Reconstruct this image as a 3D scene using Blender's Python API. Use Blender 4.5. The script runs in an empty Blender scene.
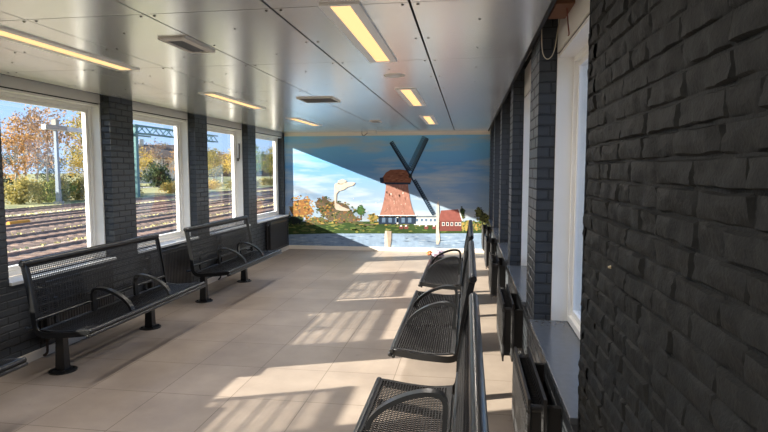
import bpy, bmesh, math, random
from mathutils import Vector, noise
rnd = random.Random(11)
C = bpy.context.scene.collection
PI = math.pi
H = 1.6            # eye height
CEIL = 2.35

# ------------------------------------------------------------------ materials
def lin(c):
    c = c / 255.0
    return c / 12.92 if c <= 0.04045 else ((c + 0.055) / 1.055) ** 2.4
def S(r, g, b): return (lin(r), lin(g), lin(b), 1.0)
MATS = {}
def new_mat(name):
    m = bpy.data.materials.new(name); m.use_nodes = True
    nt = m.node_tree; nt.nodes.clear()
    out = nt.nodes.new('ShaderNodeOutputMaterial')
    MATS[name] = m
    return m, nt, out
def N(nt, t, **kw):
    n = nt.nodes.new(t)
    for k, v in kw.items():
        if k in n.inputs: n.inputs[k].default_value = v
        else: setattr(n, k, v)
    return n
def mat(name, col, rough=.5, metal=0., var=0., scale=8., bump=0., bscale=60., spec=.5, coat=0., col2=None, stretch=None, bdist=.01):
    m, nt, out = new_mat(name)
    p = N(nt, 'ShaderNodeBsdfPrincipled', Roughness=rough, Metallic=metal)
    p.inputs['Specular IOR Level'].default_value = spec
    p.inputs['Coat Weight'].default_value = coat
    p.inputs['Base Color'].default_value = col
    tc = N(nt, 'ShaderNodeTexCoord')
    mp = N(nt, 'ShaderNodeMapping')
    if stretch: mp.inputs['Scale'].default_value = stretch
    nt.links.new(tc.outputs['Object'], mp.inputs['Vector'])
    if var > 0 or col2:
        nz = N(nt, 'ShaderNodeTexNoise', Scale=scale, Detail=4.)
        nt.links.new(mp.outputs[0], nz.inputs['Vector'])
        rp = N(nt, 'ShaderNodeValToRGB')
        rp.color_ramp.elements[0].position = .32; rp.color_ramp.elements[1].position = .68
        a = col2 if col2 else tuple(c * (1 - var) for c in col[:3]) + (1,)
        b = col if col2 else tuple(min(1, c * (1 + var)) for c in col[:3]) + (1,)
        rp.color_ramp.elements[0].color = a; rp.color_ramp.elements[1].color = b
        nt.links.new(nz.outputs['Fac'], rp.inputs[0]); nt.links.new(rp.outputs[0], p.inputs['Base Color'])
    if bump > 0:
        nb = N(nt, 'ShaderNodeTexNoise', Scale=bscale, Detail=5.)
        nt.links.new(mp.outputs[0], nb.inputs['Vector'])
        bp = N(nt, 'ShaderNodeBump', Strength=bump, Distance=bdist)
        nt.links.new(nb.outputs['Fac'], bp.inputs['Height']); nt.links.new(bp.outputs[0], p.inputs['Normal'])
    nt.links.new(p.outputs[0], out.inputs[0])
    return m
def leaf_mat(name, c1, c2):
    m, nt, out = new_mat(name)
    g = N(nt, 'ShaderNodeNewGeometry')
    rp = N(nt, 'ShaderNodeValToRGB'); rp.color_ramp.elements[0].color = c1; rp.color_ramp.elements[1].color = c2
    d = N(nt, 'ShaderNodeBsdfDiffuse'); t = N(nt, 'ShaderNodeBsdfTranslucent'); mx = N(nt, 'ShaderNodeMixShader', Fac=.45)
    nt.links.new(g.outputs['Random Per Island'], rp.inputs[0])
    nt.links.new(rp.outputs[0], d.inputs[0]); nt.links.new(rp.outputs[0], t.inputs[0])
    nt.links.new(d.outputs[0], mx.inputs[1]); nt.links.new(t.outputs[0], mx.inputs[2]); nt.links.new(mx.outputs[0], out.inputs[0])
    return m
def emit_mat(name, col, s):
    m, nt, out = new_mat(name)
    e = N(nt, 'ShaderNodeEmission', Color=col, Strength=s); nt.links.new(e.outputs[0], out.inputs[0]); return m

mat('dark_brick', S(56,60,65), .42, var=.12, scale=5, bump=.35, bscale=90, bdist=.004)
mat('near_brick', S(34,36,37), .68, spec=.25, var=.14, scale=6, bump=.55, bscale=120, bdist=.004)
mat('mortar', S(50,53,57), .8, var=.2, scale=20, bump=.4, bscale=200)
mat('white_paint', S(246,245,242), .4, var=.03, scale=3)
mat('fascia_paint', S(238,235,230), .45, var=.04, scale=2)
mat('beige_trim', S(232,223,210), .5, var=.05, scale=3)
mat('backing', S(30,30,32), .9)
mat('black_metal', S(25,26,28), .3, .1, var=.1, scale=12, coat=.12, spec=.5)
mat('mesh_metal', S(20,20,22), .5, .0, spec=.3)
mat('steel_shine', S(120,124,130), .3, .8)
mat('radiator_black', S(38,38,40), .38, .1, var=.12, scale=10, spec=.5)
mat('radiator_dark', S(28,28,30), .5)
mat('copper_pipe', S(70,60,54), .4, .4)
mat('rubber', S(22,22,23), .7)
mat('sill_stone', S(88,93,100), .22, var=.06, scale=30, spec=.6)
mat('sill_paint', S(196,200,204), .35, var=.05)
mat('screw_metal', S(120,118,114), .4, .7)
mat('vent_grey', S(222,218,210), .45, .2)
mat('vent_dark', S(104,98,92), .6)
mat('lamp_frame', S(244,243,240), .35, .1)
emit_mat('lamp_diffuser', (1.0,.56,.25,1), .8)
mat('cable_dark', S(60,58,56), .5); mat('cable_red', S(120,52,36), .6); mat('cable_cream', S(200,190,170), .6)
mat('board_brown', S(112,74,52), .7)
mat('chip', S(205,190,160), .8)
mat('wrapper_orange', S(176,104,62), .6, var=.2, scale=30); mat('wrapper_white', S(166,146,164), .5, var=.12, scale=60)
mat('litter_red', S(190,40,30), .6)
# ceiling: brushed, lacquered aluminium
m, nt, out = new_mat('ceiling_metal')
p = N(nt, 'ShaderNodeBsdfPrincipled', Roughness=.3, Metallic=.72); p.inputs['Base Color'].default_value = S(246,245,243)
tc = N(nt, 'ShaderNodeTexCoord'); mp = N(nt, 'ShaderNodeMapping'); mp.inputs['Scale'].default_value = (.6, 130, 1)
nz = N(nt, 'ShaderNodeTexNoise', Scale=1.5, Detail=6.)
rr = N(nt, 'ShaderNodeMapRange'); rr.inputs['To Min'].default_value = .21; rr.inputs['To Max'].default_value = .26
bp = N(nt, 'ShaderNodeBump', Strength=.02, Distance=.001)
mp2 = N(nt, 'ShaderNodeMapping'); mp2.inputs['Scale'].default_value = (1.1, .6, 1); nz2 = N(nt, 'ShaderNodeTexNoise', Scale=1.6, Detail=1.)
ad = N(nt, 'ShaderNodeBump', Strength=.04, Distance=.05)
L = nt.links.new
L(tc.outputs['Object'], mp.inputs[0]); L(mp.outputs[0], nz.inputs['Vector']); L(nz.outputs['Fac'], rr.inputs[0]); L(rr.outputs[0], p.inputs['Roughness'])
L(tc.outputs['Object'], mp2.inputs[0]); L(mp2.outputs[0], nz2.inputs['Vector']); L(nz2.outputs['Fac'], ad.inputs['Height'])
L(nz.outputs['Fac'], bp.inputs['Height']); L(ad.outputs[0], bp.inputs['Normal']); L(bp.outputs[0], p.inputs['Normal']); L(p.outputs[0], out.inputs[0])
# floor: large beige vinyl tiles with fine dark joints
m, nt, out = new_mat('floor_tile')
p = N(nt, 'ShaderNodeBsdfPrincipled', Roughness=.42); L = nt.links.new
tc = N(nt, 'ShaderNodeTexCoord'); sx = N(nt, 'ShaderNodeSeparateXYZ'); L(tc.outputs['Object'], sx.inputs[0])
def joint(axis, off, pitch, w):
    a = N(nt, 'ShaderNodeMath', operation='ADD'); a.inputs[1].default_value = -off + 100 * pitch; L(sx.outputs[axis], a.inputs[0])
    d = N(nt, 'ShaderNodeMath', operation='DIVIDE'); d.inputs[1].default_value = pitch; L(a.outputs[0], d.inputs[0])
    f = N(nt, 'ShaderNodeMath', operation='FRACT'); L(d.outputs[0], f.inputs[0])
    c = N(nt, 'ShaderNodeMath', operation='LESS_THAN'); c.inputs[1].default_value = w / pitch; L(f.outputs[0], c.inputs[0])
    fl = N(nt, 'ShaderNodeMath', operation='FLOOR'); L(d.outputs[0], fl.inputs[0])
    return c, fl
jx, fx = joint('X', -2.195, .547, .006); jy, fy = joint('Y', 3.605, .6, .006)
mxj = N(nt, 'ShaderNodeMath', operation='MAXIMUM'); L(jx.outputs[0], mxj.inputs[0]); L(jy.outputs[0], mxj.inputs[1])
cb = N(nt, 'ShaderNodeCombineXYZ'); L(fx.outputs[0], cb.inputs[0]); L(fy.outputs[0], cb.inputs[1])
wn = N(nt, 'ShaderNodeTexWhiteNoise'); L(cb.outputs[0], wn.inputs['Vector'])
nz = N(nt, 'ShaderNodeTexNoise', Scale=2.2, Detail=6., Roughness=.65); L(tc.outputs['Object'], nz.inputs['Vector'])
rp = N(nt, 'ShaderNodeValToRGB'); rp.color_ramp.elements[0].color = S(136,124,115); rp.color_ramp.elements[1].color = S(161,148,137)
rp.color_ramp.elements[0].position = .3; rp.color_ramp.elements[1].position = .7
L(nz.outputs['Fac'], rp.inputs[0])
hs = N(nt, 'ShaderNodeHueSaturation'); mr = N(nt, 'ShaderNodeMapRange'); mr.inputs['To Min'].default_value = .94; mr.inputs['To Max'].default_value = 1.05
L(wn.outputs['Value'], mr.inputs[0]); L(mr.outputs[0], hs.inputs['Value']); L(rp.outputs[0], hs.inputs['Color'])
mc = N(nt, 'ShaderNodeMixRGB'); mc.inputs['Color2'].default_value = S(104,92,82)
L(mxj.outputs[0], mc.inputs[0]); L(hs.outputs[0], mc.inputs['Color1'])
# scuffs
nz3 = N(nt, 'ShaderNodeTexNoise', Scale=9., Detail=3.); L(tc.outputs['Object'], nz3.inputs['Vector'])
lt = N(nt, 'ShaderNodeValToRGB'); lt.color_ramp.elements[0].position = .71; lt.color_ramp.elements[1].position = .75; L(nz3.outputs['Fac'], lt.inputs[0])
m5 = N(nt, 'ShaderNodeMath', operation='MULTIPLY'); m5.inputs[1].default_value = .28; L(lt.outputs[0], m5.inputs[0])
mc2 = N(nt, 'ShaderNodeMixRGB'); mc2.inputs['Color2'].default_value = S(96,82,72); L(m5.outputs[0], mc2.inputs[0]); L(mc.outputs[0], mc2.inputs['Color1'])
L(mc2.outputs[0], p.inputs['Base Color']); L(p.outputs[0], out.inputs[0])
r2 = N(nt, 'ShaderNodeMapRange'); r2.inputs['To Min'].default_value = .34; r2.inputs['To Max'].default_value = .5; L(nz.outputs['Fac'], r2.inputs[0]); L(r2.outputs[0], p.inputs['Roughness'])
# glass
m, nt, out = new_mat('window_glass')
t = N(nt, 'ShaderNodeBsdfTransparent'); t.inputs[0].default_value = (.96, .975, .97, 1); g = N(nt, 'ShaderNodeBsdfGlossy', Roughness=0.0)
fr = N(nt, 'ShaderNodeFresnel', IOR=1.5); mx = N(nt, 'ShaderNodeMixShader')
ge = N(nt, 'ShaderNodeNewGeometry'); io = N(nt, 'ShaderNodeMapRange'); io.inputs['To Min'].default_value = 1.5; io.inputs['To Max'].default_value = 1/1.5
nt.links.new(ge.outputs['Backfacing'], io.inputs[0]); nt.links.new(io.outputs[0], fr.inputs['IOR'])   # same reflectance leaving the pane as entering it
nt.links.new(fr.outputs[0], mx.inputs[0]); nt.links.new(t.outputs[0], mx.inputs[1]); nt.links.new(g.outputs[0], mx.inputs[2]); nt.links.new(mx.outputs[0], out.inputs[0])
# outdoors
mat('ballast', S(212,200,176), .9, var=.35, scale=4, bump=.6, bscale=8, col2=S(150,134,114))
mat('ground_grass', S(150,146,96), .95, col2=S(98,104,62), scale=.35, bump=.4, bscale=3)
mat('rail_rust', S(132,104,86), .6, .2, var=.2, scale=3)
mat('sleeper_brown', S(112,88,74), .9, var=.3, scale=3)
mat('trackbed_rust', S(160,130,108), .95, col2=S(104,82,68), scale=3)
mat('weed', S(206,196,128), .95)
mat('asphalt', S(150,150,150), .9, var=.1)
mat('bark', S(110,98,86), .9, var=.3, scale=6); mat('bark_pale', S(176,170,160), .9, var=.25, scale=6)
leaf_mat('leaf_orange', S(168,120,66), S(204,166,108)); leaf_mat('leaf_rust', S(128,98,72), S(180,144,108))
leaf_mat('leaf_yellow', S(178,152,72), S(212,188,112)); leaf_mat('leaf_green', S(86,104,52), S(140,146,84))
leaf_mat('leaf_olive', S(120,116,66), S(180,164,100)); leaf_mat('leaf_dark', S(48,60,44), S(86,96,66)); leaf_mat('leaf_brown', S(120,98,78), S(176,146,114))
mat('mast_grey', S(116,128,140), .5, .3); mat('mast_teal', S(88,128,128), .5, .2); mat('beam_white', S(206,206,200), .6); mat('mast_concrete', S(150,146,136), .8)
mat('wire_dark', S(70,76,84), .5, .3); mat('insulator', S(110,120,124), .4)
mat('brick_house', S(160,112,88), .9, var=.15); mat('brick_brown', S(140,108,88), .9, var=.12); mat('house_pale', S(206,198,186), .9); mat('roof_tile', S(176,92,62), .9, var=.15)
mat('roof_grey', S(98,86,78), .9); mat('pane_dark', S(60,66,76), .2); mat('car_white', S(196,200,206), .25); mat('car_dark', S(40,44,52), .3); mat('platform_paving', S(176,176,176), .9, var=.08)
mat('tube_orange', S(226,150,40), .7)
# printed mural inks
INK = dict(m_water=S(128,148,172), m_waterd=S(96,116,142), m_waterl=S(160,174,190), m_grass=S(84,100,54), m_grassd=S(54,72,42), m_grassy=S(122,122,68), m_yel=S(160,138,78),
 m_rust=S(136,96,60), m_orange=S(168,122,66), m_brown=S(94,82,68), m_olive=S(92,94,60), m_dark=S(40,46,44), m_green=S(66,100,56), m_white=S(206,206,202), m_slate=S(104,112,122),
 m_blue=S(92,112,136), m_navy=S(42,54,72), m_navy2=S(104,134,152), m_brick=S(112,66,62), m_roof=S(132,80,74), m_tower=S(152,110,98), m_towerd=S(142,101,90), m_towerl=S(166,124,112), m_tower2=S(147,105,94),
 m_thatch=S(128,84,66), m_thatchd=S(112,70,56), m_thatchl=S(144,98,78), m_torn=S(196,182,168), m_torn2=S(150,138,124))
for k, c in INK.items(): mat(k, c, .75, spec=.06, var=.10, scale=14)
m, nt, out = new_mat('mural_sky')
p = N(nt, 'ShaderNodeBsdfPrincipled', Roughness=.75); p.inputs['Specular IOR Level'].default_value = .06
L = nt.links.new
tc = N(nt, 'ShaderNodeTexCoord'); sx = N(nt, 'ShaderNodeSeparateXYZ'); L(tc.outputs['Object'], sx.inputs[0])
mr = N(nt, 'ShaderNodeMapRange'); mr.inputs['From Min'].default_value = .35; mr.inputs['From Max'].default_value = 2.3; L(sx.outputs['Z'], mr.inputs[0])
rp = N(nt, 'ShaderNodeValToRGB'); cr = rp.color_ramp
cr.elements[0].color = S(150,166,180); cr.elements[1].color = S(138,210,250)  # printed sky gradient; top end lightened to stand in for light missing there
e = cr.elements.new(.35); e.color = S(132,156,184); e = cr.elements.new(.64); e.color = S(104,156,204)
L(mr.outputs[0], rp.inputs[0])
mp = N(nt, 'ShaderNodeMapping'); mp.inputs['Scale'].default_value = (.55, 1, 3.6); mp.inputs['Rotation'].default_value = (0, .12, 0); L(tc.outputs['Object'], mp.inputs[0])
nz = N(nt, 'ShaderNodeTexNoise', Scale=1.15, Detail=5., Roughness=.55); L(mp.outputs[0], nz.inputs['Vector'])
cw = N(nt, 'ShaderNodeValToRGB'); cw.color_ramp.elements[0].position = .47; cw.color_ramp.elements[1].position = .68; L(nz.outputs['Fac'], cw.inputs[0])
mu = N(nt, 'ShaderNodeMath', operation='MULTIPLY'); mu.inputs[1].default_value = .85; L(cw.outputs[0], mu.inputs[0])
mc = N(nt, 'ShaderNodeMixRGB'); mc.inputs['Color2'].default_value = S(186,190,190); L(mu.outputs[0], mc.inputs[0]); L(rp.outputs[0], mc.inputs['Color1'])
L(mc.outputs[0], p.inputs['Base Color']); L(p.outputs[0], out.inputs[0])

# ------------------------------------------------------------------ mesh helpers
class MB:
    def __init__(s): s.v = []; s.f = []; s.m = []
    def add(s, vs, fs, mi=0):
        o = len(s.v); s.v += [tuple(v) for v in vs]
        for f in fs: s.f.append(tuple(i + o for i in f)); s.m.append(mi)
    def box(s, x0, y0, z0, x1, y1, z1, mi=0):
        if x0 > x1: x0, x1 = x1, x0
        if y0 > y1: y0, y1 = y1, y0
        if z0 > z1: z0, z1 = z1, z0
        s.add([(x0,y0,z0),(x1,y0,z0),(x1,y1,z0),(x0,y1,z0),(x0,y0,z1),(x1,y0,z1),(x1,y1,z1),(x0,y1,z1)],
              [(0,3,2,1),(4,5,6,7),(0,1,5,4),(1,2,6,5),(2,3,7,6),(3,0,4,7)], mi)
    def sweep(s, path, sec, up=(0,1,0), mi=0, caps=True):
        """rigid section (list of (a,b)) along path; a along 'up' axis made normal, b along the other"""
        n = len(sec); P = [Vector(p) for p in path]; vs = []
        for i, q in enumerate(P):
            t = (P[min(i+1,len(P)-1)] - P[max(i-1,0)]).normalized()
            u = Vector(up); u = (u - t * u.dot(t))
            u = u.normalized() if u.length > 1e-6 else t.orthogonal().normalized()
            w = t.cross(u)
            k = 1.0
            if 0 < i < len(P)-1:
                a = (P[i]-P[i-1]).normalized(); b = (P[i+1]-P[i]).normalized(); k = 1/max(.6, math.sqrt(max(.1,(1+a.dot(b))/2)))
            for a_, b_ in sec: vs.append(q + u*a_ + w*b_*k)
        fs = []
        for i in range(len(P)-1):
            for j in range(n):
                fs.append((i*n+j, i*n+(j+1)%n, (i+1)*n+(j+1)%n, (i+1)*n+j))
        if caps: fs.append(tuple(range(n-1,-1,-1))); fs.append(tuple((len(P)-1)*n+j for j in range(n)))
        s.add(vs, fs, mi)
    def tube(s, path, r, n=10, mi=0, up=(0,0,1)):
        s.sweep(path, [(r*math.cos(2*PI*k/n), r*math.sin(2*PI*k/n)) for k in range(n)], up, mi)
    def bar(s, path, wu, wv, up=(0,1,0), mi=0):
        s.sweep(path, [(-wu/2,-wv/2),(wu/2,-wv/2),(wu/2,wv/2),(-wu/2,wv/2)], up, mi)
    def cone(s, p0, p1, r0, r1, n=10, mi=0):
        a = Vector(p0); b = Vector(p1); t = (b-a).normalized(); u = t.orthogonal().normalized(); w = t.cross(u)
        vs = [a+(u*math.cos(2*PI*k/n)+w*math.sin(2*PI*k/n))*r0 for k in range(n)] + [b+(u*math.cos(2*PI*k/n)+w*math.sin(2*PI*k/n))*r1 for k in range(n)]
        fs = [(k,(k+1)%n,n+(k+1)%n,n+k) for k in range(n)] + [tuple(range(n-1,-1,-1)), tuple(range(n,2*n))]
        s.add(vs, fs, mi)
    def build(s, name, mats, parent=None, smooth=False, bevel=0):
        me = bpy.data.meshes.new(name); me.from_pydata(s.v, [], s.f)
        if isinstance(mats, str): mats = [mats]
        for m_ in mats: me.materials.append(MATS[m_])
        me.polygons.foreach_set('material_index', s.m)
        bm = bmesh.new(); bm.from_mesh(me); bmesh.ops.recalc_face_normals(bm, faces=bm.faces); bm.to_mesh(me); bm.free()
        if smooth:
            me.polygons.foreach_set('use_smooth', [True]*len(me.polygons))
            try: me.set_sharp_from_angle(angle=math.radians(38))
            except Exception: pass
        me.update()
        o = bpy.data.objects.new(name, me); C.objects.link(o)
        if parent: o.parent = parent
        if bevel:
            b = o.modifiers.new('soft', 'BEVEL'); b.width = bevel; b.segments = 2; b.limit_method = 'ANGLE'
        return o
def tag(o, label, cat, group=None):
    o['label'] = label; o['category'] = cat
    if group: o['group'] = group
    return o
def struct(o, label=None):
    o['kind'] = 'structure'
    if label: o['label'] = label
    return o
def empty(name, loc=(0,0,0), rz=0):
    o = bpy.data.objects.new(name, None); C.objects.link(o); o.location = loc; o.rotation_euler = (0,0,rz); o.empty_display_size = .1
    return o
def thing(name, label, cat, loc=(0,0,0), rz=0, group=None): return tag(empty(name, loc, rz), label, cat, group)
def children(o): return [c for c in bpy.data.objects if c.parent == o]
def copy_tree(o, parent=None):
    c = o.copy(); C.objects.link(c); c.parent = parent
    for ch in children(o): copy_tree(ch, c)
    return c
def smooth_path(pts, k=3):
    """Catmull-Rom through points"""
    P = [Vector(p) for p in pts]; out = []
    for i in range(len(P)-1):
        p0 = P[max(i-1,0)]; p1 = P[i]; p2 = P[i+1]; p3 = P[min(i+2,len(P)-1)]
        for j in range(k):
            t = j/k
            out.append(.5*((2*p1)+(p2-p0)*t+(2*p0-5*p1+4*p2-p3)*t*t+(3*p1-p0-3*p2+p3)*t**3))
    out.append(P[-1]); return out

def bricks(mb, o, ud, nd, length, z0, z1, r, course=.0625, bl=.215, gap=.010, depth=.0035, phase=0, rough=.0010, fine=False, mi_b=0, mi_m=1):
    """painted brickwork in the plane through o: courses from z0 to z1, running along ud, proud along nd"""
    o = Vector(o); ud = Vector(ud); nd = Vector(nd); zd = Vector((0,0,1))
    def pt(a, z, d): return o + ud*a + zd*(z) + nd*d
    mb.add([pt(0,z0,-depth), pt(length,z0,-depth), pt(length,z1,-depth), pt(0,z1,-depth)], [(0,1,2,3)], mi_m)
    nrow = int(math.ceil((z1-z0)/course)); k0 = 0
    for k in range(nrow):
        za = z0 + k*course + gap/2; zb = min(z1, z0 + (k+1)*course - gap/2)
        if zb - za < .01: continue
        a = -bl*(((k+phase) % 2)*.5)
        if fine: a -= r.random()*.05
        while a < length - .004:
            w = bl * (r.choice((1,1,1,.55)) if fine else 1)
            xa = max(0, a + gap/2) if a > 0 else 0; xb = min(length, a + w - gap/2)
            if xb >= length - gap: xb = length
            a += w
            if xb - xa < .012: continue
            dj = r.uniform(-rough, rough)
            if not fine:
                e = .003
                ea = e if xa > 0 else 0; eb = e if xb < length else 0
                base = [pt(xa,za,-depth), pt(xb,za,-depth), pt(xb,zb,-depth), pt(xa,zb,-depth)]
                top = [pt(xa+ea,za+e,dj), pt(xb-eb,za+e,dj), pt(xb-eb,zb-e,dj), pt(xa+ea,zb-e,dj)]
                mb.add(base+top, [(4,5,6,7),(0,1,5,4),(1,2,6,5),(2,3,7,6),(3,0,4,7)], mi_b)
            else:
                nx, nz = 14, 6; vs = []; fs = []
                tz = r.uniform(-.004,.004); tx = r.uniform(-.003,.003); sd = r.random()*90
                for j in range(nz+1):
                    for i in range(nx+1):
                        s_, t_ = i/nx, j/nz
                        edge = (i in (0,nx) and 0 < xa and xb < length) or j in (0,nz)
                        wob = .0035*noise.noise(Vector((s_*3+sd, t_*2, sd)))
                        px = xa + (xb-xa)*s_; pz = za + (zb-za)*t_ + wob
                        d = (-depth if edge else dj + tz*(t_-.5) + tx*(s_-.5) + .0075*noise.noise(Vector((px*18+sd, pz*30, sd))) + .0045*noise.noise(Vector((px*70, pz*80, sd))))
                        if not edge and (i in (1,nx-1) or j in (1,nz-1)): d -= .0016
                        if not edge and xb >= length and i == nx: d -= .002
                        if i == 1 and xa > 0: px = xa + .004
                        if i == nx-1 and xb < length: px = xb - .004
                        if j == 1: pz = za + .004 + wob
                        if j == nz-1: pz = zb - .004 + wob
                        vs.append(pt(px, pz, d))
                for j in range(nz):
                    for i in range(nx):
                        q = j*(nx+1)+i; fs.append((q, q+1, q+nx+2, q+nx+1))
                mb.add(vs, fs, mi_b)
TUBE = 7.5

# ------------------------------------------------------------------ room shell
YB = 10.87; Y0 = -2.6
LX, LR = -3.62, -3.72         # wall face and recess plane on the track side
RX, RR = .40, .50             # radiator side
SILL, HEAD = .705, 2.212
mb = MB(); mb.box(LX-.3, Y0-.2, -.25, RX+.26, YB+.2, 0); struct(mb.build('floor', 'floor_tile'))
# ceiling of screwed metal panels with open joints, on a dark void
mb = MB()
jx_ = [(-3.60,0),(-3.48,.0035),(-2.835,.0035),(-2.195,.0035),(-1.555,.0045),(-.915,.006),(-.27,.006),(.36,0)]
jy_ = [Y0] + [2.54 + 1.3*k for k in range(-3, 7)] + [YB]
jy_ = sorted(set(round(y, 3) for y in jy_))
for (xa, ga), (xb, gb) in zip(jx_, jx_[1:]):
    for ya, yb in zip(jy_, jy_[1:]):
        mb.box(xa+ga, ya+.0036, CEIL, xb-gb, yb-.0036, CEIL+.012)
for xa, ga in jx_[1:-1]:
    for ya, yb in zip(jy_, jy_[1:]):
        n = 2
        for k in range(n+1):
            yy = ya + (yb-ya)*k/n
            for sx_ in (-.035, .035):
                if ya+.02 < yy+.03 < YB: mb.cone((xa+sx_, yy+.03, CEIL), (xa+sx_, yy+.03, CEIL-.003), .008, .006, 8, 1)
for (xa, ga), (xb, gb) in zip(jx_[1:], jx_[2:]):
    for ya, yb in zip(jy_, jy_[1:]):
        for k in (.25, .75): mb.cone(((xa+xb)/2, ya+(yb-ya)*k, CEIL), ((xa+xb)/2, ya+(yb-ya)*k, CEIL-.003), .007, .005, 8, 1)
mb.box(LR-.02, Y0, CEIL+.02, .372, YB, CEIL+.03, 2)
mb.box(.355, Y0, CEIL-.004, .375, YB, CEIL+.05, 2)
struct(mb.build('ceiling', ['ceiling_metal', 'screw_metal', 'backing']))
mb = MB(); mb.box(LX-.55, Y0-.3, 2.62, RX+.55, YB+.3, 2.75); struct(mb.build('roof', 'fascia_paint'))

pierL = [(-.07,.30), (1.70,2.08), (3.47,3.88), (5.23,5.63), (7.02,7.37), (8.82,9.165)]
def brick_pier(mb, x, xr, y0, y1, sgn, z0=0., z1=2.6, phase=0):
    bricks(mb, (x, y0, 0), (0,1,0), (sgn,0,0), y1-y0, z0, z1, rnd, phase=phase, bl=(y1-y0)/2+.003 if y1-y0 > .36 else .215)
    bricks(mb, (x, y0, 0), (-sgn,0,0), (0,-1,0), abs(xr-x), z0, z1, rnd, phase=phase+1, bl=.14)
    bricks(mb, (x, y1, 0), (-sgn,0,0), (0,1,0), abs(xr-x), z0, z1, rnd, phase=phase+1, bl=.14)
mb = MB()
bricks(mb, (LX, Y0, 0), (0,1,0), (1,0,0), YB-Y0, 0, SILL-.03, rnd)
for a, b in pierL:
    brick_pier(mb, LX, LX-.25, a, b, 1, SILL-.03)
    mb.box(LX-.009, a+.009, SILL-.03, LX-.25, b-.009, 2.6, 1)
bricks(mb, (-3.69, 10.825, 0), (-1,0,0), (0,-1,0), .18, SILL-.03, 2.6, rnd, bl=.14)
mb.box(-3.69, 10.834, SILL-.03, LX-.25, YB+.12, 2.6, 1)
mb.box(LX-.009, Y0, 0, LX-.25, YB+.12, SILL-.032, 1)          # parapet core
mb.box(LR-.02, Y0, 2.40, LX-.25, YB, 2.62, 1)                 # lintel core above the windows
mb.box(LX-.1, Y0-.1, SILL, LX-.25, -1.75, 2.6, 1)
struct(mb.build('wall_left', ['dark_brick', 'mortar']))

pierR = [(3.39,3.83), (5.33,5.64), (7.05,7.40), (8.85,9.20), (10.45,YB)]
mb = MB()
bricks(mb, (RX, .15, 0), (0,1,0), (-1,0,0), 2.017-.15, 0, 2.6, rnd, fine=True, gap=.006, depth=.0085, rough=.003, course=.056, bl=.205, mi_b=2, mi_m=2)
bricks(mb, (RX, 2.017, 0), (1,0,0), (0,1,0), .4, 0, 2.6, rnd, bl=.14)
bricks(mb, (RX, Y0, 0), (0,1,0), (-1,0,0), .15-Y0, 0, 2.6, rnd, course=.061, bl=.205)
mb.box(RX+.010, Y0, 0, RX+.26, 2.008, 2.6, 1)
bricks(mb, (RX, 2.017, 0), (0,1,0), (-1,0,0), YB-2.017, 0, SILL-.03, rnd)
mb.box(RX+.009, 2.0, 0, RX+.26, YB+.12, SILL-.032, 1)
for a, b in pierR:
    brick_pier(mb, RX, RX+.26, a, b, -1, SILL-.03)
    mb.box(RX+.009, a+.009, SILL-.03, RX+.26, b-.009, 2.6, 1)
mb.box(RR+.02, 2.0, 2.40, RX+.26, YB, 2.62, 1)
# small knocked-off flake showing pale brick
for (yy, zz, rr_) in ((.835, 1.905, .0045), (1.62, 1.33, .004)):
    mb.cone((RX-.001, yy, zz), (RX-.009, yy+.001, zz-.001), rr_*1.3, rr_*.6, 7, 3)
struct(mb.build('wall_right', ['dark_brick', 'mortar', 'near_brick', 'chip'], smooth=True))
mb = MB(); mb.box(LX-.25, YB, 0, RX+.26, YB+.15, 2.62); struct(mb.build('wall_back', 'beige_trim'))
mb = MB(); mb.box(LX-.25, Y0-.15, 0, RX+.26, Y0, 2.62); struct(mb.build('wall_front', 'fascia_paint'))
mb = MB(); mb.box(LX, YB-.03, 2.285, RX, YB, 2.35); struct(mb.build('trim_1', 'beige_trim'))
mb = MB(); mb.box(LX+.002, YB-.018, 0, RX-.002, YB, .078); struct(mb.build('baseboard_back', 'beige_trim', bevel=.003))
mb = MB(); mb.box(LX+.001, Y0, 0, LX+.016, YB-.02, .078); struct(mb.build('baseboard_left', 'beige_trim', bevel=.003))

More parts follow.
